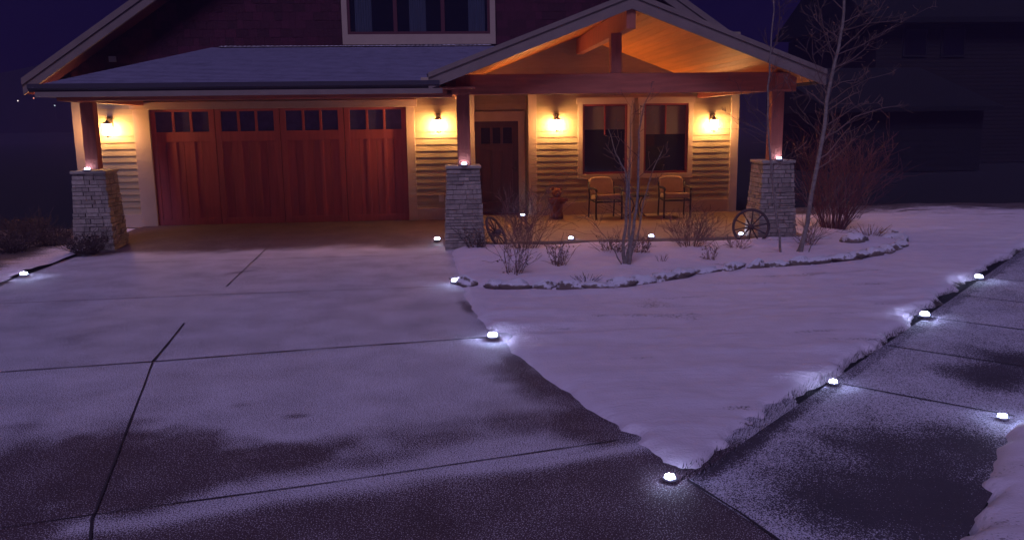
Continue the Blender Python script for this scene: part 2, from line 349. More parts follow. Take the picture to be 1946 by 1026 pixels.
# snow bank right of the walkway
r0 = corner+wn*WW
rb = [tuple(Vector(G(*p)[:2])) for p in [(1800, 1040), (1830, 1000), (1850, 960), (1868, 900), (1893, 838), (1912, 800), (1946, 768)]]
rb2 = [tuple(Vector(rb[0])-wdir*1.5)]+rb+[tuple(Vector(rb[-1])+wdir*12), tuple(Vector(rb[-1])+wdir*12+wn*4), tuple(Vector(rb[0])+wn*4-wdir*1.5)]
def bank_d(X, Y): return seg_dist(X, Y, rb2)+(vn(X, Y, 8, 4)-.5)*.10
sheet('snowy_verge', 1.0, 14, 1.0, 14, .04, lambda X, Y: bank_d(X, Y) > -.07, lambda X, Y: -.07+.15*sm(-.06, .14, bank_d(X, Y))+(vn(X, Y, 2, 5)-.5)*.03+(vn(X, Y*3, 4, 5)-.5)*.025-.12*np.exp(-(((X-LIGHTS[6].x)**2+(Y-LIGHTS[6].y)**2)/.12**2)), lambda X, Y: 1-.45*vn(X, Y*3, 3.5, 9), snow_m)
# strip at the left of the driveway
sheet('snowy_border', -14, -5.6, 9, 16.5, .06, lambda X, Y: X < -5.62+.1*(vn(X*0, Y, 3)-.5), lambda X, Y: .02+.05*vn(X, Y, 2, 3), lambda X, Y: .72-.75*sm(.1, .9, -5.7-X+.5*(vn(X, Y, 1.5, 2)-.5)), snow_m)
struct(MB().box(-300, 300, -30, 400, -1, -.035).link('ground', soil_m))
hb = MB(); hp = [(-420, -1)]+[(x, 24+16*mnoise.noise(Vector((x*.012, 3, 0)))+(9 if x < -80 else 0)) for x in range(-420, 421, 20)]+[(420, -1)]
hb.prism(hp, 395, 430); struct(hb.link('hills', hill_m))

# control joints
def joint(pxs, wd, m_=joint_m, z=.008, wig=.004):
    pts = []
    for a, b in zip(pxs[:-1], pxs[1:]):
        ga, gb = G(*a), G(*b); n = max(2, int((gb-ga).length/.06))
        for i in range(n): pts.append(ga.lerp(gb, i/n))
    pts.append(G(*pxs[-1])); v = []; f = []
    for i, p in enumerate(pts):
        d_ = (pts[min(i+1, len(pts)-1)]-pts[max(0, i-1)]).normalized(); n_ = Vector((-d_.y, d_.x, 0))
        ww = wd*(.7+.5*mnoise.noise(p*3)+.25*abs(mnoise.noise(p*11))); q = p+n_*wig*mnoise.noise(p*2)
        zz = z+float(gz(q.y)); v += [(q.x+n_.x*ww, q.y+n_.y*ww, zz), (q.x-n_.x*ww, q.y-n_.y*ww, zz)]
    return v, [(2*i, 2*i+1, 2*i+3, 2*i+2) for i in range(len(pts)-1)]
jm = MB()
for pxs, wd in [([(0, 708), (290, 688), (600, 664), (926, 642)], .012), ([(0, 1005), (176, 979), (600, 922), (900, 878), (1172, 838)], .006), ([(0, 578), (400, 561), (855, 545)], .008), ([(240, 500), (840, 484)], .008),
                ([(168, 1060), (174, 988), (182, 972), (290, 690)], .0075), ([(290, 688), (318, 655), (350, 615)], .010), ([(430, 545), (515, 465)], .008)]:
    jm.add(*joint(pxs, wd))
struct(jm.link('driveway_joints', joint_m))
jw = MB()
base3 = Vector(G(1583, 728)[:2])
for k in range(-1, 7):
    a = base3+wdir*(1.31*k); 
    if k == -1: continue
    v0 = a+wn*.02; v1 = a+wn*(WW+.02); ww = .009
    jw.add([(v0.x-wdir.x*ww, v0.y-wdir.y*ww, .010), (v1.x-wdir.x*ww, v1.y-wdir.y*ww, .010), (v1.x+wdir.x*ww, v1.y+wdir.y*ww, .010), (v0.x+wdir.x*ww, v0.y+wdir.y*ww, .010)], [(0, 1, 2, 3)])
struct(jw.link('walkway_joints', joint_m))
jd = MB(); e0, e1 = G(1306, 915), G(1490, 1034)
jd.add(*joint([(1306, 914), (1400, 972), (1500, 1042)], .012)); struct(jd.link('driveway_walkway_seam', joint_m))

# ragged grass along the walkway edge
gr = MB()
def along(poly):
    for a, b in zip(poly[:-1], poly[1:]):
        a, b = Vector(a[:2]), Vector(b[:2]); L_ = (b-a).length; n = int(L_/.004)
        for i in range(n): yield a.lerp(b, i/n), (b-a).normalized()
wx = [tuple(p) for p in walk_edge]
for p, d_ in along(wx):
    dens = .35+.9*mnoise.noise(Vector((p.x*2.2, p.y*2.2, 0)))
    if R.random() > dens+.75: continue
    n_ = Vector((d_.y, -d_.x)); q = p+n_*R.uniform(-.12, .03); h = R.uniform(.012, .042); L2 = R.uniform(.0, .09); an = R.uniform(-1.2, 1.2)
    tip = Vector((q.x+(n_.x*math.cos(an)+d_.x*math.sin(an))*L2*.6, q.y+(n_.y*math.cos(an)+d_.y*math.sin(an))*L2*.6, h+.01)); wv = d_*R.uniform(.003, .008)
    gr.add([(q.x-wv.x, q.y-wv.y, 0), (q.x+wv.x, q.y+wv.y, 0), tuple(tip)], [(0, 1, 2)])
tag(gr.link('edge_grass', grass_m), 'dark ragged grass showing between the lawn snow and the walkway', 'grass', kind='stuff')

# ---------------------------------------------------------------- the house
house = thing('house', 'two storey craftsman house with cedar garage door, gabled timber porch and stone pillars', 'house', (-.33, GY, 0))
WL, WR = -6.76, 6.12                    # outer walls
def siding(b, x0, x1, z0, z1, Y, ex=.1215):
    z = z0
    while z < z1-.01:
        zt = min(z+ex, z1); t = R.random()
        b.add([(x0, Y-.021, z), (x1, Y-.021, z), (x1, Y-.004, zt), (x0, Y-.004, zt), (x0, Y, z), (x1, Y, z)], [(0, 1, 2, 3), (4, 5, 1, 0)], t)
        z = zt
b = MB(); DL, DR = P(288, 300, GY).x, P(776, 300, GY).x; DT = 2.26
TL, TR = DL-.26, DR+.14
siding(b, WL+.15, TL, .33, 2.75, GY); siding(b, TR, .52, .33, 2.75, GY)
b.box(WL, DL, GY, GY+.12, 0, 2.75); b.box(DR, .6, GY, GY+.12, 0, 2.75); b.box(DL, DR, GY, GY+.12, DT, 2.75); b.box(WL, WL+.12, GY+.12, 26, 0, 2.7)
b.box(.48, .6, GY+.12, PY+.5, 0, 3.2)
CBX = P(1003, 200, PY).x; CBR = P(1019, 200, PY).x
W1L, W1R, W2L, W2R = P(1107, 260, PY).x, P(1192, 260, PY).x, P(1223, 260, PY).x, P(1307, 260, PY).x; WZ0, WZ1 = P(1150, 331, PY).z, P(1150, 198, PY).z
siding(b, CBR, W1L-.1, .30, 2.9, PY); siding(b, W2R+.1, WR-.14, .30, 2.9, PY); siding(b, W1L-.1, W2R+.1, .30, WZ0-.08, PY); siding(b, W1L-.1, W2R+.1, WZ1+.1, 2.9, PY)
siding(b, W1R+.1, W2L-.1, WZ0-.08, WZ1+.1, PY)
gc = (2.8, 3.58)
for z0_, z1_ in [(2.9, 3.02), (3.02, 3.14), (3.14, 3.26), (3.26, 3.38), (3.38, 3.50), (3.5, 3.62)]:
    hw = (3.72-z0_)/.375; siding(b, max(.6, gc[0]-hw), min(WR, gc[0]+hw), z0_, z1_, PY)
siding(b, .6, CBX, 2.2, 2.9, PY+.45)
b.box(CBX, W1L, PY, PY+.12, 0, 3.7); b.box(W1R, W2L, PY+.001, PY+.12, 0, 3.7); b.box(W2R, WR, PY, PY+.12, 0, 3.7)
b.box(W1L, W1R, PY, PY+.12, 0, WZ0); b.box(W1L, W1R, PY, PY+.12, WZ1, 3.7); b.box(W2L, W2R, PY, PY+.12, 0, WZ0); b.box(W2L, W2R, PY, PY+.12, WZ1, 3.7)
b.box(CBX, CBX+.12, PY+.12, PY+.57, 0, 3.2); b.box(.6, CBX, PY+.47, PY+.57, 0, 3.0); b.box(WR-.12, WR, PY+.12, 26, 0, 2.7)
b.link('wall', siding_m, house)
# upper gable wall of cedar shakes
pkx = -.42; rz = lambda x: 7.30-.67*abs(x-pkx)
def porchz(x): return 3.72-.375*abs(x-2.8)
upoly = [(WL, 2.45), (-.2, 2.45), (-.2, 2.6), (2.8, 3.71), (5.8, 2.6), (WR, 2.5), (WR, rz(WR)-.1), (pkx, 7.2), (WL, rz(WL)-.1)]
b = MB(); b.prism(upoly, GY+.02, GY+.14, t=.1)
UWL, UWR = P(650, 40, GY).x, P(941, 40, GY).x; UWB = P(800, 85, GY).z
z = 2.5
while z < 5.6:
    x = WL+R.random()*.1
    while x < WR:
        wd = R.uniform(.10, .22); xm = x+wd/2
        if z+.14 < rz(xm)-.15 and (z > porchz(xm)-.05 or xm < -.2) and not (UWL < xm < UWR and z > UWB-.05):
            th = R.uniform(.005, .013); b.add([(x, GY+.02-th, z), (x+wd-.006, GY+.02-th, z), (x+wd-.006, GY+.015, z+.16), (x, GY+.015, z+.16), (x, GY+.02, z), (x+wd-.006, GY+.02, z)], [(0, 1, 2, 3), (4, 5, 1, 0)])
        x += wd
    z += .15
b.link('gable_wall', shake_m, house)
# trim
b = MB(); T = GY-.035
b.box(WL-.02, WL+.15, T, GY+.1, .3, 2.7, .5); b.box(.46, .62, T, GY+.1, 0.1, 2.5, .5)
b.box(TL, DL+.03, T-.01, GY, .08, DT+.001, .6); b.box(DR-.02, TR, T-.01, GY, .08, DT+.001, .6); b.box(TL-.05, TR+.05, T-.025, GY, DT+.002, DT+.135, .5)
b.box(WL, TL, T+.006, GY, .08, .33, .5); b.box(TR, .5, T+.006, GY, .08, .33, .5)
T = PY-.035
b.box(CBX, CBR, T, PY+.1, 0, 2.75, .5); b.box(WR-.15, WR+.02, T, PY+.1, 0, 2.6, .5); b.box(CBR, WR-.15, T+.008, PY, .02, .30, .5)
for (l, r) in ((W1L, W1R), (W2L, W2R)):
    b.box(l-.10, l, T, PY, WZ0-.1, WZ1, .6); b.box(r, r+.10, T, PY, WZ0-.1, WZ1, .6); b.box(l, r, T, PY, WZ0-.1, WZ0, .55); b.box(l-.13, r+.13, T-.014, PY, WZ1, WZ1+.13, .45); 
b.link('trim', trim_m, house, bevel=.004)
b = MB(); EL, ER = P(903, 300, PY+.45).x, P(985, 300, PY+.45).x; ET = P(940, 231, PY+.45).z
b.box(EL-.16, EL, PY+.39, PY+.46, 0, ET, .6); b.box(ER, ER+.13, PY+.39, PY+.46, 0, ET, .6); b.box(EL-.16, ER+.14, PY+.38, PY+.46, ET, ET+.2, .5)
b.link('door_surround', trim_m, house, bevel=.004)
# garage door
gd = MB(); gy = GY+.06; pw = (DR-DL)/4
for k in range(4):
    a = DL+k*pw; c = a+pw
    gd.box(a+.006, a+.11, gy-.03, gy+.02, .1, DT); gd.box(c-.11, c-.006, gy-.03, gy+.02, .1, DT)
    gd.box(a+.11, c-.11, gy-.029, gy+.02, DT-.045, DT); gd.box(a+.11, c-.11, gy-.029, gy+.02, .1, .22); gd.box(a+.11, c-.11, gy-.029, gy+.02, 1.66, 1.845)
    iw = (pw-.22)/3
    for j in (1, 2): gd.box(a+.11+j*iw-.022, a+.11+j*iw+.022, gy-.028, gy+.02, 1.845, DT-.045); gd.box(a+.11+j*iw-.03, a+.11+j*iw+.03, gy-.026, gy+.02, .22, 1.66)
    for j in range(3):
        q = iw/2
        for h in range(2): gd.box(a+.11+j*iw+h*q+.003, a+.11+j*iw+h*q+q-.003, gy-.016, gy+.02, .22, 1.66)
garage = gd.link('garage_door', door_m, house, bevel=.003)
for k in range(4):
    a = DL+k*pw+.11; wb = MB(); wb.box(a, a+pw-.22, gy+.005, gy+.015, 1.845, DT-.045); wb.link('window', gglass_m, garage)
MB().box(DL, DR, gy-.04, gy+.02, .075, .1).link('bottom_seal', joint_m, garage)
MB().box(DL-.05, DR+.05, gy+.05, gy+.07, 0, 2.5).link('garage_backing', dark_m, house)
# entry door
ed = MB(); ey = PY+.44; ew = ER-EL
ed.box(EL, EL+.13, ey-.03, ey+.02, .06, ET); ed.box(ER-.13, ER, ey-.03, ey+.02, .06, ET); ed.box(EL+.13, ER-.13, ey-.029, ey+.02, ET-.13, ET); ed.box(EL+.13, ER-.13, ey-.029, ey+.02, .06, .3); ed.box(EL+.13, ER-.13, ey-.034, ey+.02, ET-.60, ET-.46)
iw = (ew-.26)/3
for j in (1, 2): ed.box(EL+.13+j*iw-.03, EL+.13+j*iw+.03, ey-.028, ey+.02, .3, ET-.60); ed.box(EL+.13+j*iw-.025, EL+.13+j*iw+.025, ey-.028, ey+.02, ET-.46, ET-.13)
ed.box(EL+.13, ER-.13, ey, ey+.02, .3, ET-.6)
edo = ed.link('entry_door', entry_m, house, bevel=.003)
MB().box(EL+.13, ER-.13, ey+.002, ey+.012, ET-.46, ET-.13).link('window', glass_m, edo)
hm = MB(); hm.box(ER-.09, ER-.04, ey-.045, ey-.03, .92, 1.16); hm.tube([(ER-.065, ey-.04, 1.0), (ER-.065, ey-.09, 1.0), (ER-.15, ey-.09, 1.0)], .011); hm.link('handle', bronze_m, edo)
MB().box(EL, ER, ey-.1, ey+.02, .03, .059).link('threshold', sash_m, edo)
# porch windows
for (l, r) in ((W1L, W1R), (W2L, W2R)):
    f = MB(); y = PY+.0
    f.box(l, l+.04, y-.012, y+.05, WZ0, WZ1); f.box(r-.04, r, y-.012, y+.05, WZ0, WZ1); f.box(l+.04, r-.04, y-.011, y+.05, WZ0, WZ0+.045); f.box(l+.04, r-.04, y-.011, y+.05, WZ1-.04, WZ1)
    mm = (l+r)/2; zt = WZ1-.62; f.box(mm-.012, mm+.012, y+.02, y+.05, zt, WZ1-.04)
    fo = f.link('window', sash_m, house)
    MB().box(l+.03, r-.03, y+.054, y+.06, WZ0+.03, WZ1-.03).link('pane', glass_m, fo)
    fr = .36 if l == W1L else .50
    bl = MB()
    for i in range(26 if fr < .4 else 32): zz = WZ1-.05-i*.018; bl.box(l+.045, r-.045, y+.047, y+.0535, zz-.015, zz)
    bl.link('blind', blind_m, fo)
# upper window
f = MB(); y = GY-.05; uw0 = UWL+.10; uw1 = UWR-.10; ub = P(800, 66, GY).z; ut = 5.2
f.box(UWL, uw0, y, GY+.05, UWB, ut+.1, .4); f.box(uw1, UWR, y, GY+.05, UWB, ut+.1, .4); f.box(uw0, uw1, y-.002, GY+.05, UWB, ub, .5); f.box(uw0, uw1, y, GY+.05, ut, ut+.1)
uwo = f.link('upper_window', trim_m, house)
f = MB()
for xa, xb in ((uw0, uw0+.05), (uw1-.05, uw1)): f.box(xa, xb, y+.015, GY+.06, ub, ut)
f.box(uw0+.05, uw1-.05, y+.016, GY+.06, ub, ub+.05)
for t_ in (1/3., 2/3.): xx = uw0+(uw1-uw0)*t_; f.box(xx-.035, xx+.035, y+.017, GY+.06, ub+.05, ut)
f.link('sash', mat('upper_sash', (.09, .015, .03), .5), uwo); MB().box(uw0, uw1, GY-.006, GY, ub, ut).link('pane', glass_m, uwo)
for px in (675, 778, 890):
    cu = MB(); c0 = P(px, 40, GY).x; v = []
    for i in range(29): v += [(c0+i*.011, GY-.010-.008*(i % 4 in (1, 2)), z_) for z_ in (ub+.05, ut)]
    cu.add(v, [(2*i, 2*i+2, 2*i+3, 2*i+1) for i in range(28)]); cu.link('curtain', curtain_m, uwo)

# main roof: two slopes with bargeboards, running back
def roof_slab(name, xa, za, xb, zb, y0, y1, th, m_, extra=None):
    L_ = math.hypot(xb-xa, zb-za); nx, nz = -(zb-za)/L_*th, (xb-xa)/L_*th
    if nz < 0: nx, nz = -nx, -nz
    return MB().prism([(xa, za), (xb, zb), (xb+nx, zb+nz), (xa+nx, za+nz)], y0, y1).link(name, m_, house)
RY = GY-.5
roof_slab('roof', -7.3, rz(-7.3), pkx, rz(pkx), RY+.04, 26, .1, roof_m); roof_slab('roof', 6.5, rz(6.5), pkx, rz(pkx), RY+.04, 26, .1, roof_m)
for sx, xe in ((-1, -7.36), (1, 6.52)):
    z0_, z1_ = rz(xe), rz(pkx)
    b = MB(); b.prism([(xe, z0_+.13), (xe, z0_-.12), (pkx, z1_-.12), (pkx, z1_+.13)], RY-.03, RY+.03, t=.5)
    b.prism([(xe-.02*0, z0_+.17), (xe, z0_+.05), (pkx, z1_+.05), (pkx, z1_+.17)], RY-.055, RY-.032, t=.3); b.link('bargeboard', barge_m, house)
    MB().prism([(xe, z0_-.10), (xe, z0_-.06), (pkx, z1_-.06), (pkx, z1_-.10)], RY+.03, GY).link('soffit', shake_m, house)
# pent roof over garage
EY, EZ, TZ = 12.42, 2.53, 3.37
XL, XT = -5.72, -4.2
XR1 = 1.0
b = MB()
v = [(XL, EY, EZ), (XR1, EY, EZ), (XR1, GY, TZ), (XT, GY, TZ), (XL, GY, EZ)]
b.add(v+[(p[0], p[1], p[2]-.06) for p in v], [(0, 1, 2, 3), (0, 3, 4), (6, 5, 8, 7), (5, 9, 8), (0, 5, 6, 1), (4, 9, 5, 0)])
# keep the slope clear of the porch: trimmed at the porch valley
b2 = MB(); vx = lambda Y: None
sl_ = (TZ-EZ)/(GY-EY)
def pz(Y): return EZ+(Y-EY)*sl_
rows = 16; v = []; f = []
for i in range(rows+1):
    Y = EY+(GY-EY)*i/rows; z_ = pz(Y); xr = 2.8-(3.76-z_)/.375+.05; xl = XL+(XT-XL)*i/rows
    v += [(xl, Y, z_), (max(xr, -.1), Y, z_)]
for i in range(rows): f.append((2*i, 2*i+1, 2*i+3, 2*i+2))
n0 = len(v); v += [(XL, GY, EZ)]; f.append(tuple([2*i for i in range(rows, -1, -1)]+[n0]))
b2.add(v, f, .5)
pr = b2.link('pent_roof', roof_m, house)
sd = pr.modifiers.new('thickness', 'SOLIDIFY'); sd.thickness = .05; sd.offset = -1
rs = MB()
for i in range(1, 30):                   # shingle courses
    Y = EY+(GY-EY)*i/30; z_ = pz(Y); xl = XL+(XT-XL)*i/30; xr = max(2.8-(3.76-z_)/.375+.03, -.12)
    rs.add([(xl, Y-.125, pz(Y-.125)+.006), (xr, Y-.125, pz(Y-.125)+.006), (xr, Y, z_+.003), (xl, Y, z_+.003), (xl, Y-.125, pz(Y-.125)), (xr, Y-.125, pz(Y-.125))], [(0, 1, 2, 3), (4, 5, 1, 0)])
rs.link('shingle_courses', roof_m, house)
ridge = MB()
for i in range(60):
    x = XT+.2+(1.0-XT-.2)*i/60
    ridge.blob((x, GY-.05, TZ+.005), (.06, .04, .016+.016*max(0, mnoise.noise(Vector((x*3, 1, 0))))), 6, 4)
ridge.link('snow_line', snow_m if False else rock_m, house)
MB().box(XL+.06, .02, EY-.045, EY+.02, 2.375, 2.448, .5).link('fascia', barge_m, house)
g = MB(); g.prism([(EY-.06, 2.56), (EY-.06, 2.50), (EY-.01, 2.45), (EY+.07, 2.45), (EY+.07, 2.56)], XL-.03, -.02, axis='x'); g.link('gutter', gutter_m, house)
b = MB(); b.box(XL+.1, .5, EY+.121, GY-.03, 2.45, 2.47); b.link('soffit', beam_m, house)
b = MB(); b.box(XL+.02, XL+.09, EY+.1, GY-.05, 2.39, 2.468); b.link('fascia', barge_m, house)
# front beams
MB().box(-5.64, -5.48, 13.181, GY-.04, 2.336, 2.448).link('side_beam', beam_m, house)
b = MB(); b.box(-5.64, .17, 12.98, 13.18, 2.335, 2.449); b.link('garage_beam', beam_m, house, bevel=.01)
# porch roof
px0, pzk = 2.8, 3.72; BY = 12.4; hw = 2.98
def pslope(x): return pzk-.375*abs(x-px0)
for s_ in (-1, 1):
    xe = px0+s_*hw; ze = pslope(xe)
    pr_ = roof_slab('porch_roof', xe, ze-.02, px0, pzk-.02, BY+.03, GY+(.0 if s_ < 0 else 1.6), .07, roofp_m)
    b = MB(); b.prism([(xe, ze+.03), (xe, ze-.17), (px0, pzk-.17), (px0, pzk+.03)], BY-.02, BY+.025, t=.5)
    b.prism([(xe, ze+.065), (xe, ze-.005), (px0, pzk-.005), (px0, pzk+.065)], BY-.045, BY-.0205, t=.25); b.link('bargeboard', barge_m, house)
    cb = MB(); n = 24; off = -.095                   # tongue and groove boards parallel to the ridge
    for i in range(n):
        xa = px0+s_*hw*i/n; xb = px0+s_*(hw*(i+1)/n-.008); za, zb = pslope(xa)+off, pslope(xb)+off
        cb.prism([(xa, za), (xb, zb), (xb, zb+.02), (xa, za+.02)], BY+.026, PY-.01)
    cb.prism([(px0, pzk+off+.015), (xe, ze+off+.015), (xe, ze+off+.06), (px0, pzk+off+.06)], BY+.026, PY-.01, t=0)
    cb.link('ceiling', ceil_m, house)
    xg = xe+s_*.06
    g = MB(); g.prism([(xg-s_*.06, ze-.0), (xg-s_*.06, ze-.14), (xg, ze-.14), (xg+s_*.05, ze-.05), (xg+s_*.05, ze+.0)], BY+.02, GY-.1 if s_ < 0 else PY+1); g.link('gutter', gutter_m if s_ > 0 else trim_m, house)  # left gutter takes the pale trim colour to look lit
MB().box(px0-.07, px0+.07, BY+.03, PY-.02, 3.27, 3.575).link('ridge_beam', beamx_m, house, bevel=.008)
MB().box(.08, 5.58, 12.98, 13.16, 2.37, 2.67).link('tie_beam', beam_m, house, bevel=.01)
MB().box(px0-.085-.1, px0+.085-.1, 12.99, 13.15, 2.67, 3.27).link('king_post', beamx_m, house, bevel=.008)
for x, nm in ((.33, 0), (5.33, 1)):
    MB().box(x-.11, x+.11, 12.88, 12.979, 2.39, 2.65).link('beam_end', beamx_m, house, bevel=.006)
    MB().box(x-.08, x+.08, 13.161, PY if x > 1 else GY-.04, 2.39, 2.64).link('side_beam', beam_m, house, bevel=.008)
def pillar(cx, cy, z0, z1, wt, wb):
    b = MB(); lev = z0; k = 0
    def half(z): return (wb+(wt-wb)*(z-z0)/(z1-z0))/2
    hb_, ht = half(z0)-.03, half(z1)-.03
    b.add([(cx+sx*h, cy+sy*h, z_) for z_, h in ((z0, hb_), (z1, ht)) for sx, sy in ((-1, -1), (1, -1), (1, 1), (-1, 1))], [(0, 1, 5, 4), (1, 2, 6, 5), (2, 3, 7, 6), (3, 0, 4, 7), (4, 5, 6, 7)], 0)
    while lev < z1-.01:
        h = min(R.uniform(.035, .085), z1-lev)
        for side in range(4):
            s_ = -half(lev)
            while s_ < half(lev)-.01:
                L_ = R.uniform(.07, .22); e = min(s_+L_, half(lev)); pr_ = R.uniform(-.012, .014); hf = half(lev+h/2); g_ = .004
                o0, o1 = hf-.05, hf+pr_
                if side == 0: b.box(cx+s_+g_, cx+e-g_, cy-o1, cy-o0, lev+g_, lev+h-g_)
                elif side == 2: b.box(cx+s_+g_, cx+e-g_, cy+o0, cy+o1, lev+g_, lev+h-g_)
                elif side == 1: b.box(cx+o0, cx+o1, cy+s_+g_, cy+e-g_, lev+g_, lev+h-g_)
                else: b.box(cx-o1, cx-o0, cy+s_+g_, cy+e-g_, lev+g_, lev+h-g_)
                s_ = e
        lev += h
    po = b.link('stone_pillar', stone_m, house, bevel=.006)
    h = wt/2+.025; MB().box(cx-h, cx+h, cy-h, cy+h, z1, z1+.045).link('stone_cap', cap_m, po, bevel=.008)
for cx, cy in ((-5.60, 13.98), (.31, 13.2), (5.33, 13.2)): pillar(cx, cy, -.03, 1.25 if cx > -1 else 1.23, .50, .64)
for cx, yy in ((-5.56, .80), (.33, 0), (5.30, 0)):
    MB().box(cx-.10, cx+.10, 13.0+yy, 13.18+yy, 1.295, 2.37 if cx > -1 else 2.335).link('post', beamx_m, house, bevel=.008)
# outlet and hydrant like bits on garage wall
oc = P(839, 376, GY); ob = MB(); ob.box(oc.x-.05, oc.x+.05, GY-.075, GY-.026, oc.z-.07, oc.z+.07); ob.box(oc.x-.03, oc.x+.03, GY-.085, GY-.075, oc.z-.045, oc.z+.045); oo = ob.link('outlet_box', out_m, house, bevel=.004)
vb = P(215, 113, GY); MB().box(vb.x-.06, vb.x+.06, GY-.05, GY-.01, vb.z-.05, vb.z+.05).link('gable_vent', out_m, house)
struct(MB().box(.35, 6.25, 13.32, PY+.6, -.2, .035).link('porch_slab', slab_m, bevel=.01))

# ---------------------------------------------------------------- lanterns
def lantern(loc, label, first=[None]):
    G_ = 'wall lanterns glowing on the siding'
    if first[0] is None:
        r = thing('wall_lantern', label, 'lantern', (0, 0, 0), G_, world=False)
        b = MB(); b.lathe([(.055, -.012), (.055, .0), (.045, .01)], (0, 0, 0)); 
        o = MB(); o.box(-.05, .05, -.02, 0, .02, .22).link('backplate', bronze_m, r, bevel=.006)
        o = MB(); o.tube([(0, -.01, .17), (0, -.08, .215), (0, -.16, .20)], .012, 8); o.link('arm', bronze_m, r)
        o = MB(); o.lathe([(.082, .095), (.085, .102), (.07, .118), (.04, .135), (.02, .145), (.012, .17)], (0, -.16, 0), 20); o.link('cap', bronze_m, r)
        o = MB(); o.lathe([(.052, -.105), (.060, -.09), (.072, .02), (.076, .092)], (0, -.16, 0), 20); o.link('glass_shade', lamp_m, r)
        o = MB(); o.lathe([(.014, -.15), (.03, -.135), (.058, -.118), (.058, -.106)], (0, -.16, 0), 16); o.link('base', bronze_m, r)
        first[0] = r
    else: r = dup(first[0]); r['label'] = label
    r.location = loc
    return r
for px, py, Y, lb in [(204, 246, GY, 'glowing wall lantern behind the timber post left of the garage door'), (833, 238, GY, 'glowing wall lantern on yellow siding right of the garage door'), (1059, 237, PY, 'glowing wall lantern above the carved bear beside the entry door'), (1357, 237, PY, 'glowing wall lantern right of the two porch windows')]:
    p = P(px, py, Y-.18); lantern((p.x, Y-.024, p.z), lb)

# ---------------------------------------------------------------- puck lights
def puck(loc, label, group='small solar lights along the concrete edges', first=[None], tilt=0):
    if first[0] is None:
        r = thing('path_light', label, 'light', (0, 0, 0), group, world=False)
        o = MB(); o.lathe([(.052, 0), (.056, .006), (.052, .016), (.040, .020)], n=20); o.link('housing', puck_m, r)
        o = MB(); o.lathe([(.038, .0205), (.036, .028), (.024, .034), (.008, .036)], n=16); o.link('lens', lens_m, r)
        o = MB()
        for k in range(5):
            a = k*2*math.pi/5+.3; o.blob((math.cos(a)*.026, math.sin(a)*.026, .033), (.011, .011, .009), 8, 5)
        o.blob((0, 0, .039), (.010, .010, .008), 8, 5)
        o.link('led', led_m, r); first[0] = r
    else: r = dup(first[0]); r['label'] = label
    r.location = loc; r.rotation_euler = (tilt, 0, R.random()*3)
    return r
def dim(r):
    for c in children(r):
        if c.name.startswith('le'): c.data = c.data.copy(); c.data.materials[0] = leds_m if c.name.startswith('led') else lenss_m
for px, py, z, lb in [(46, 524, .03, 'star bright ground light at the left driveway edge by dark shrubs'),
        (831, 457, .03, 'bright ground light at the foot of the middle stone pillar'), (865, 537, .02, 'bright ground light where the rock edging meets the driveway'),
        (936, 642, .02, 'bright ground light halfway along the driveway edge of the snowy lawn'), (1273, 911, .01, 'nearest bright ground light at the pointed tip of the lawn'),
        (1583, 729, .02, 'ground light on the walkway edge second nearest the lawn tip'), (1757, 602, .02, 'ground light on the walkway edge between two dark grass gaps'), (1860, 530, .02, 'ground light on the far walkway edge near the right of the photo'),
        (1905, 795, .02, 'ground light on the outer side of the walkway beside the snowy verge'),
        (1085, 451, .036, 'small light on the porch slab edge behind the bare shrub'), (1238, 446, .036, 'small light on the porch slab edge below the seating'), (1408, 446, .036, 'small light on the porch slab beside the iron wheel')]:
    g_ = G(px, py, z); 
    if .036 <= z: g_.y = 13.42 if px < 1400 else 13.42; q = P(px, py, g_.y); g_.x = q.x
    o = puck((g_.x, g_.y, z), lb)
    if z == .036: dim(o)
    if px in (1273, 1583, 1905): o.scale = (.72, .72, .72)
    elif px < 900: o.scale = (1.1, 1.1, 1.1)
for px, lb in [(165, 'small light on the cap of the left stone pillar'), (882, 'small light on the cap of the middle stone pillar'), (1480, 'small light on the cap of the right stone pillar')]:
    yy = 12.94 if px > 800 else 13.74; q = P(px, 317, yy); dim(puck((q.x, yy, 1.297 if px > 800 else 1.277), lb))
q = P(993, 405, PY-.1); dim(puck((q.x, PY-.12, .037), 'small light on the porch floor beside the entry door'))
q = P(1970, 447, 12.4); puck((q.x, 12.1, .05), 'ground light just past the right edge of the photo')

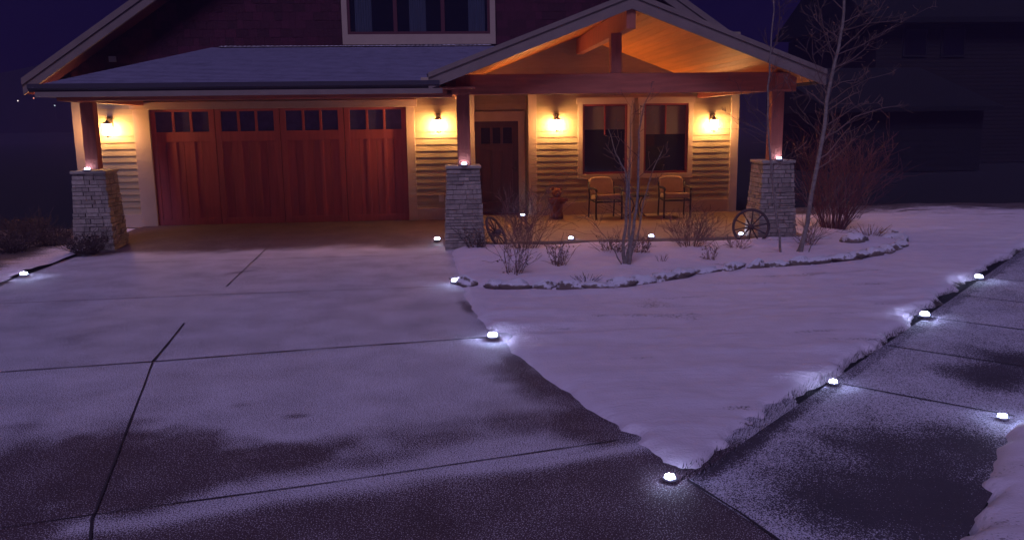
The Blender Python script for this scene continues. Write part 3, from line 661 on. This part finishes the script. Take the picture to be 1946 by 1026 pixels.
# ---------------------------------------------------------------- porch furniture
def chair(loc, rot, label, first=[None]):
    if first[0] is None:
        r = thing('patio_chair', label, 'chair', (0, 0, 0), 'cushioned chairs below the porch windows', world=False)
        W = .262
        o = MB(); o.prism([(-.27, .40), (.24, .36), (.24, .45), (-.25, .50), (-.29, .47)], -W+.02, W-.02, axis='x'); o.link('seat', cush_m, r, bevel=.025)
        b = MB(); n = 10; v = []; 
        prof = [(-W+.03, .46), (W-.03, .46), (W-.01, .70), (W-.02, .82), (W-.07, .885), (.1, .90), (-.1, .90), (-W+.07, .885), (-W+.02, .82), (-W+.01, .70)]
        b.add([(x, .20+(z-.46)*.25, .46+(z-.46)*.78) for x, z in prof]+[(x, .31+(z-.46)*.25, .46+(z-.46)*.78) for x, z in prof], [tuple(range(10)), tuple(range(19, 9, -1))]+[(i, i+10, (i+1) % 10+10, (i+1) % 10) for i in range(10)])
        b.link('backrest', cush_m, r, bevel=.03)
        for sx in (-1, 1):
            x = sx*W
            o = MB(); o.tube([(x, -.26, 0), (x, -.26, .58)], .019, 8); o.link('leg', black_m, r)
            o = MB(); o.tube([(x, .28, 0), (x, .22, .42), (x, .30, .70)], .016, 8); o.link('leg', black_m, r)
            o = MB(); o.tube([(x, -.30, .565), (x, -.26, .59), (x, .0, .60), (x, .24, .585)], .022, 8); o.link('armrest', black_m, r)
        o = MB()
        o.tube([(-W, -.26, .35), (W, -.26, .35)], .018, 8); o.tube([(-W, .23, .36), (W, .23, .36)], .016, 8)
        for sx in (-1, 1): o.tube([(sx*W, -.26, .35), (sx*W, .23, .36)], .016, 8)
        o.link('frame', black_m, r); first[0] = r
    else: r = dup(first[0]); r['label'] = label
    r.location = loc; r.rotation_euler = (0, 0, rot); return r
c1 = P(1150, 400, 16.35); c2 = P(1281, 400, 16.35)
chair((c1.x, 16.35, .035), .10, 'tan cushioned patio chair near the carved bear')
chair((c2.x, 16.35, .035), -.04, 'tan cushioned patio chair under the right porch window')
tx = P(1213, 400, 16.3).x
t = thing('side_table', 'small round dark metal table between the two porch chairs', 'table', (tx, 16.4, .035))
o = MB(); o.lathe([(.22, .46), (.235, .47), (.235, .485), (.22, .49)], (tx, 16.4, .0), 24); o.link('table_top', black_m, t)
for k in range(3):
    a = k*2.094+.5; dx, dy = math.cos(a), math.sin(a)
    o = MB(); o.tube([(tx+dx*r_, 16.4+dy*r_, z_) for r_, z_ in ((.20, .46), (.11, .38), (.06, .27), (.10, .15), (.19, .06), (.24, .035))], .012, 6); o.link('leg', black_m, t)
# carved bear
bx = P(1058, 400, 16.5).x; by = 16.5
t = thing('bear_carving', 'carved wooden bear holding a plank, standing by the siding', 'statue', (bx, by, .035))
b = MB()
b.lathe([(.125, .035), (.13, .06), (.12, .15), (.105, .18), (.118, .22), (.125, .30), (.115, .36), (.095, .42), (.075, .46)], (bx, by, 0), 18, wob=.25)
b.link('body', bear_m, t)
b = MB(); b.blob((bx, by-.01, .545), (.10, .09, .095), 16, 10, wob=.1); b.blob((bx, by-.09, .525), (.048, .055, .038), 10, 7)
for s_ in (-1, 1): b.blob((bx+s_*.077, by, .63), (.034, .022, .034), 10, 6)
b.link('head', bear_m, t)
b = MB(); b.blob((bx, by-.145, .538), (.018, .012, .013), 8, 5)
for s_ in (-1, 1): b.blob((bx+s_*.035, by-.09, .57), (.010, .008, .010), 8, 5)
b.link('nose_and_eyes', bear_d, t)
for s_ in (-1, 1):
    b = MB(); b.tube([(bx+s_*.09, by-.02, .43), (bx+s_*.13, by-.08, .36), (bx+s_*.085, by-.135, .37)], [.045, .038, .036], 8); b.blob((bx+s_*.085, by-.14, .385), (.04, .03, .035), 8, 6); b.link('arm', bear_m, t)
    b = MB(); b.blob((bx+s_*.07, by-.10, .09), (.05, .09, .055), 10, 6, wob=.2); b.link('foot', bear_m, t)
b = MB(); b.box(bx-.20, bx+.20, by-.185, by-.16, .385, .445); b.link('plank', bear_m, t, bevel=.006)

# wagon wheels
def wheel(c, rad, rot, tilt, label):
    r = thing('wagon_wheel', label, 'wheel', c, 'iron wheels beside the pillars', world=False)
    o = MB(); ring = [(math.cos(a)*rad, 0, rad+math.sin(a)*rad) for a in [i*math.pi/18 for i in range(37)]]
    o.tube(ring, .022, 6, cap=False); o.link('rim', iron_m, r)
    o = MB(); o.tube([(0, -.07, rad), (0, .07, rad)], .045, 12); o.tube([(0, -.09, rad), (0, .09, rad)], .025, 12); o.link('hub', iron_m, r)
    for k in range(10):
        a = k*math.pi/5+.2; o = MB(); o.tube([(math.cos(a)*.04, 0, rad+math.sin(a)*.04), (math.cos(a)*rad, 0, rad+math.sin(a)*rad)], .011, 5); o.link('spoke', iron_m, r)
    r.rotation_euler = (tilt, 0, rot); return r
q = P(1424, 462, 12.75); wheel((q.x, 12.7, .0), .27, -.25, -.12, 'dark spoked wheel leaning at the right stone pillar')
q = P(958, 470, 12.9); wheel((q.x, 12.9, .0), .27, 1.15, -.48, 'dark spoked wheel seen nearly edge on beside the middle pillar')

# ---------------------------------------------------------------- plants
def grow(b, p, d, L_, r, lvl, tw, leafb=None, curve=.25, up=.12):
    n = 5; pts = [Vector(p)]; rad = [r]; dd = Vector(d).normalized(); seg = L_/n
    for i in range(n):
        dd = (dd+Vector((R.gauss(0, curve), R.gauss(0, curve), R.gauss(0, curve)+up))*.5).normalized()
        pts.append(pts[-1]+dd*seg); rad.append(max(r*(1-.75*(i+1)/n), .0024))
    b.tube(pts, rad, 4 if r < .012 else 6, cap=False)
    if lvl > 0:
        for i in range(tw):
            k = R.randint(1, n-1); q = pts[k].lerp(pts[k+1], R.random()); dn = (pts[k+1]-pts[k]).normalized()
            o = Vector((R.gauss(0, 1), R.gauss(0, 1), R.gauss(.2, .6))); o = (o-dn*o.dot(dn)).normalized()
            grow(b, q, dn*.8+o*R.uniform(.5, .95), L_*R.uniform(.35, .6), max(rad[k]*.6, .003), lvl-1, max(2, tw-1), leafb, curve, up)
    elif leafb is not None and R.random() < .5:
        leaf(leafb, pts[-1], R.uniform(.012, .024))
def leaf(lb, p, s):
    u = Vector((R.gauss(0, 1), R.gauss(0, 1), R.gauss(0, 1))).normalized(); w_ = u.orthogonal().normalized()
    lb.add([p-w_*s*.5, p+u*s, p+w_*s*.5, p-u*s*.6], [(0, 1, 2, 3)])
def guided(b, path, Y, r0, r1, dy=0.0, n=8):
    pts = [P(px, py, Y+dy*i/len(path)) for i, (px, py) in enumerate(path)]
    out = []
    for i in range(len(pts)-1):
        for k in range(3): 
            q = pts[i].lerp(pts[i+1], k/3)
            if k: q = q+Vector((R.gauss(0, .006), R.gauss(0, .006), 0))
            out.append(q)
    out.append(pts[-1]); m_ = len(out)-1
    b.tube(out, [r0+(r1-r0)*i/m_ for i in range(m_+1)], n, cap=False); return out
def twigs(bb, lb, pts, r0, r1, cnt, L_, lvl=1, tw=3, start=.2, up=.12, side=None):
    m_ = len(pts)-1
    for i in range(cnt):
        f_ = start+(1-start)*(i+R.random())/cnt; k = min(int(f_*m_), m_-1); q = pts[k].lerp(pts[k+1], f_*m_-k); dn = (pts[k+1]-pts[k]).normalized()
        o = Vector((R.gauss(0, 1), R.gauss(0, .7), 0)); 
        if side and R.random() < .6: o.x = abs(o.x)*side
        o.normalize(); rr = (r0+(r1-r0)*f_)
        grow(bb, q, dn*R.uniform(.5, .9)+o, L_*(1.15-.6*f_)*R.uniform(.6, 1.1), max(rr*.38, .0028), lvl, tw, lb, .22, up)
def tree(label, stems, Y, cnt, L_, lvl, tw, extra=(), side=None, group='bare young aspens in the planting bed'):
    b0 = P(*stems[0][0][0], Y); t = thing('aspen_tree', label, 'tree', (b0.x, Y, 0), group)
    bb, lb = MB(), MB()
    for path, r0, r1, c in stems:
        tb = MB(); pts = guided(tb, path, Y+R.uniform(-.05, .05), r0, r1); tb.link('trunk', bark_m, t)
        twigs(bb, lb, pts, r0, r1, c, L_, lvl, tw, .28, side=side)
    for path, r0, r1, c in extra:
        pts = guided(bb, path, Y, r0, r1, dy=-.3, n=5); twigs(bb, lb, pts, r0, r1, c, L_*.5, 1, 3, .15)
    bb.link('branches', twig_m, t); lb.link('dried_leaves', leaf_m, t); return t
tree('bare multi stemmed aspen in front of the porch windows', [
    ([(1188, 514), (1184, 470), (1190, 420), (1192, 350), (1187, 322), (1170, 292), (1156, 245)], .026, .004, 8), ([(1193, 514), (1201, 450), (1209, 400), (1213, 330), (1214, 250), (1224, 200), (1238, 172)], .026, .004, 9),
    ([(1186, 514), (1197, 465), (1197, 400), (1196, 320), (1198, 250), (1202, 192)], .022, .003, 9), ([(1191, 513), (1210, 455), (1222, 385), (1240, 325), (1258, 288)], .014, .003, 6), ([(1184, 510), (1170, 480), (1150, 450), (1126, 422), (1104, 410)], .009, .002, 6)],
    10.6, 8, .42, 1, 3)
tree('slender bare aspen crossing the right porch post', [([(1484, 487), (1478, 430), (1468, 340), (1460, 250), (1459, 165), (1465, 95), (1471, 20), (1474, -60)], .019, .008, 18)], 11.5, 18, .55, 1, 4,
     extra=[([(1459, 250), (1440, 225), (1410, 180), (1395, 150)], .006, .002, 5), ([(1459, 255), (1430, 240), (1395, 225), (1370, 205)], .005, .002, 5), ([(1459, 120), (1478, 70), (1482, 30), (1480, -20)], .007, .003, 5)])
tree('tall bare aspen right of the stone pillar, with spreading branches', [([(1520, 490), (1534, 425), (1547, 345), (1563, 262), (1571, 190), (1588, 112), (1601, 50), (1606, -20), (1608, -80)], .036, .016, 26), ([(1532, 490), (1545, 455), (1553, 418)], .010, .004, 3),
     ([(1510, 487), (1532, 440), (1546, 360)], .014, .006, 2)], 11.4, 26, .85, 2, 4,
     extra=[([(1557, 268), (1590, 250), (1625, 222), (1680, 205), (1720, 200)], .012, .003, 7), ([(1590, 100), (1625, 70), (1660, 35), (1690, -10)], .010, .003, 7), ([(1572, 200), (1610, 170), (1650, 150), (1700, 138)], .009, .002, 7), ([(1585, 120), (1575, 90), (1562, 45), (1552, -20)], .009, .003, 7),
            ([(1574, 180), (1558, 150), (1545, 110), (1540, 60)], .008, .002, 6), ([(1601, 60), (1650, 45), (1700, 40), (1740, 30)], .007, .002, 6), ([(1563, 262), (1540, 235), (1515, 200), (1500, 150)], .008, .002, 6), ([(1590, 105), (1640, 85), (1680, 60), (1765, 15)], .007, .002, 6)], side=1)
def shrub(name, label, px, py, hpx, spread, n, m_, depth=None, leaves=0.0, lvl=1, r=.004, tw=2, group='bare shrubs in the planting bed', cat='shrub', lean=0.0, z=0.0):
    g_ = G(px, py, .03+z); h = hpx/F*g_.y; t = thing(name, label, cat, (g_.x, g_.y, g_.z), group); b = MB(); lb = MB()
    for i in range(n):
        a = R.random()*6.283; q = R.random()**.5; sp = spread/F*g_.y
        base = g_+Vector((math.cos(a)*q*sp*.25, math.sin(a)*q*sp*.25, -.02)); dirn = Vector((math.cos(a)*q*sp+lean*h, math.sin(a)*q*sp*.8, h))
        grow(b, base, dirn, dirn.length*R.uniform(.75, 1.1), 1.3*r*R.uniform(.6, 1.1), lvl, tw, lb if leaves else None, .24, .03)
    b.link('stems', m_, t)
    if leaves:
        lb2 = MB()
        for i in range(int(leaves)):
            a = R.random()*6.283; q = R.random()**.5; hh = R.random(); sp = spread/F*g_.y*(.4+.6*hh)
            leaf(lb2, g_+Vector((math.cos(a)*q*sp, math.sin(a)*q*sp, hh*h)), R.uniform(.012, .028))
        lb2.v += lb.v and []; lb2.link('leaves', leaf_m, t)
    return t
shrub('twiggy_shrub', 'large bare twiggy shrub left of centre in the bed, before the entry door', 1000, 478, 92, 62, 50, twig_m, leaves=40, tw=3, lvl=2)
shrub('twiggy_shrub', 'sparse arching shrub at the front of the bed behind the edging rocks', 975, 528, 78, 46, 14, twig_m, leaves=70, r=.006, tw=3, lvl=2)
shrub('twiggy_shrub', 'small reddish shrub with curled leaves between two larger bare shrubs', 1062, 510, 50, 32, 20, twig_m, leaves=120, r=.004)
shrub('twiggy_shrub', 'leafy low shrub left of the aspen stems', 1163, 488, 42, 34, 20, twig_m, leaves=150)
shrub('twiggy_shrub', 'leafy low shrub right of the aspen stems', 1218, 490, 44, 30, 18, twig_m, leaves=160)
shrub('twiggy_shrub', 'dense upright bare shrub below the right chair', 1312, 477, 68, 52, 40, twig_m, leaves=60, tw=3, lvl=2)
shrub('twiggy_shrub', 'small leafy sprig in the snow right of the dense shrub', 1348, 500, 36, 24, 9, twig_m, leaves=50)
shrub('twiggy_shrub', 'dark shrub against the foot of the middle stone pillar', 905, 478, 42, 34, 34, scrub_m, leaves=120, tw=3)
shrub('twiggy_shrub', 'low brush around the wheel at the right pillar', 1400, 476, 24, 34, 16, twig_m, leaves=40)
shrub('red_twig_shrub', 'tall fan of dense red stems behind the tall aspen', 1585, 437, 165, 78, 75, red_m, lvl=2, r=.007, tw=3, lean=.05, leaves=40)
shrub('twiggy_shrub', 'dry brush at the foot of the right pillar by the aspens', 1535, 470, 52, 40, 22, twig_m, leaves=60)
shrub('grass_clump', 'dry grass clump right of the boulder in the bed', 1655, 455, 28, 34, 40, leaf_m, lvl=0, cat='grass clump', group='dry grass clumps in the snow')
shrub('grass_clump', 'low grass tuft poking out of snow behind the front edging rocks', 1115, 540, 20, 28, 36, scrub_m, lvl=0, cat='grass clump', group='dry grass clumps in the snow')
shrub('grass_clump', 'dry sprigs standing in snow beside the aspen base', 1256, 505, 26, 16, 10, twig_m, lvl=0, cat='grass clump', group='dry grass clumps in the snow')
for px, py, lb in [(25, 480, 'low dark juniper at the left edge of the photo'), (95, 470, 'low dark juniper left of the left stone pillar'), (165, 482, 'low dark juniper in front of the left stone pillar'), (50, 452, 'low dark juniper at the back of the left bed')]:
    t = shrub('juniper_shrub', lb, px, py, 34, 52, 60, scrub_m, leaves=900, tw=3, group='dark junipers beside the driveway')
for o in bpy.data.objects:
    if o.parent and o.parent.name.startswith('juniper') and o.name.startswith('leaves'): o.data.materials[0] = scrub_m

# boulders and edging rocks
def rock(label, x, y, z, r, name='edging_rock', group='rocks edging the planting bed', cat='rock'):
    b = MB(); b.blob((x, y, z), r, 12, 8, wob=.55, seed=R.random()*50); o = b.link(name, rock_m, org=(x, y, z-r[2])); o.rotation_euler = (0, 0, 0)
    return tag(o, label, cat, group)
i = 0; acc = 0; prev = None
cum = [0]
for a, c in zip(bed_line[:-1], bed_line[1:]): cum.append(cum[-1]+(c-a).length)
s_ = .12; tot = cum[-1]; rocks = []
while s_ < tot:
    for k in range(len(cum)-1):
        if cum[k] <= s_ <= cum[k+1]: p = bed_line[k].lerp(bed_line[k+1], (s_-cum[k])/(cum[k+1]-cum[k])); dn = (bed_line[k+1]-bed_line[k]).normalized(); break
    a_ = R.uniform(.12, .25); rocks.append((s_, p, dn, a_)); s_ += a_*2*.86+R.uniform(0, .05)
ords = ['first', 'second', 'third', 'fourth', 'fifth', 'sixth', 'seventh', 'eighth', 'ninth', 'tenth', 'eleventh', 'twelfth', 'thirteenth', 'fourteenth', 'fifteenth', 'sixteenth', 'seventeenth', 'eighteenth', 'nineteenth', 'twentieth']
ords += ['twenty '+q for q in ords[:9]]+['thirtieth']+['thirty '+q for q in ords[:9]]+['fortieth']+['forty '+q for q in ords[:9]]
for ri, (s_, p, dn, a_) in enumerate(rocks):
    hgt = R.uniform(.055, .085); b = MB(); b.blob((0, 0, 0), (a_, R.uniform(.08, .12), hgt), 16, 9, wob=.6, seed=R.random()*50)
    o = b.link('edging_rock', rock_m); o.location = (p.x, p.y+.08, .035); o.rotation_euler = (0, 0, math.atan2(dn.y, dn.x)+R.uniform(-.2, .2))
    tag(o, ords[ri]+' snow dusted fieldstone of the edging row, counted from the driveway light', 'rock', 'rocks edging the planting bed')
q = G(1622, 470); rock('pale boulder in the planting bed right of the tall aspen', q.x, q.y, .10, (.20, .16, .13), 'boulder', None)
q = G(1560, 462); rock('low dark boulder beside the base of the tall aspen', q.x, q.y, .04, (.16, .12, .07), 'boulder', None)
q = G(1690, 458); rock('flat boulder at the far end of the planting bed', q.x, q.y, .04, (.22, .14, .08), 'boulder', None)

# ---------------------------------------------------------------- neighbour and far lights
NY = 34.0
nb = thing('neighbour_house', 'dark two storey neighbour house with two small upper windows', 'house', (P(1800, 200, NY).x, NY, 0))
xa, xb = P(1668, 60, NY).x, P(2150, 60, NY).x; zt = P(1800, 42, NY).z
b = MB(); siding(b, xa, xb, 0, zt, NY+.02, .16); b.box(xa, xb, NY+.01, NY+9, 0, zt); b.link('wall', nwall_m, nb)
b = MB(); b.prism([(NY-.7, zt-.1), (NY-.7, zt+.12), (NY+4.5, zt+2.6), (NY+9.7, zt+.1)], xa-.6, xb+.6, axis='x'); b.link('roof', nroof_m, nb)
for px in (1721, 1793):
    a, c = P(px, 56, NY), P(px+36, 105, NY); f = MB(); f.box(a.x-.08, a.x, NY-.06, NY, c.z-.08, a.z+.08); f.box(c.x, c.x+.08, NY-.06, NY, c.z-.08, a.z+.08); f.box(a.x, c.x, NY-.06, NY, a.z, a.z+.08); f.box(a.x, c.x, NY-.06, NY, c.z-.08, c.z)
    fo = f.link('window', nroof_m, nb); MB().box(a.x, c.x, NY-.04, NY-.025, c.z, a.z).link('pane', nwin_m, fo)
ya = NY-5; a, c = P(1560, 180, ya), P(1870, 205, ya)
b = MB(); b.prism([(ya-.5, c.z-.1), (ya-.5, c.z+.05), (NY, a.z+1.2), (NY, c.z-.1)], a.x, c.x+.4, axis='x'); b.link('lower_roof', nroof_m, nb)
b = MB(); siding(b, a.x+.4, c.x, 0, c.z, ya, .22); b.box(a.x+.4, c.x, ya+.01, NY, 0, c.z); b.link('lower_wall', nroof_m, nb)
for px, py, col, lb in [(34, 192, (1, .8, .75), 'brightest white pinpoint lamp on the far hillside'), (64, 187, (1, .3, .15), 'orange red pinpoint lamp on the far hillside, topmost of the three'), (104, 201, (.45, .5, .6), 'faint grey green pinpoint lamp on the far hillside')]:
    q = P(px, py, 388); t = thing('distant_lamp', lb, 'lamp', (q.x, 388, q.z-6), 'tiny lamps on the dark hillside')
    MB().tube([(q.x, 388, q.z-6), (q.x, 388, q.z-.3)], .08, 6).link('pole', black_m, t); b = MB(); b.blob(q, (.26, .26, .26), 8, 6); b.link('lamp_head', emit('far_lamp_'+str(px), col, 2.2), t)
for o in list(bpy.data.objects):
    if 'world_built' in o: del o['world_built']

hz = MB().box(-60, 70, -12, 120, -1.2, 32).link('haze', None)  # added volume standing in for lens glow and lifted darks

hm_ = bpy.data.materials.new('added_haze'); hm_.use_nodes = True; hn = hm_.node_tree
for q in list(hn.nodes):
    if q.type == 'BSDF_PRINCIPLED': hn.nodes.remove(q)
pv = hn.nodes.new('ShaderNodeVolumePrincipled'); pv.inputs['Color'].default_value = (.50, .34, 1, 1); pv.inputs['Density'].default_value = .0038; pv.inputs['Anisotropy'].default_value = .3
hn.links.new(pv.outputs[0], hn.nodes['Material Output'].inputs['Volume']); hz.data.materials.append(hm_); hz['kind'] = 'stuff'; hz['label'] = 'added haze volume that veils the scene and spreads the lamp glow'
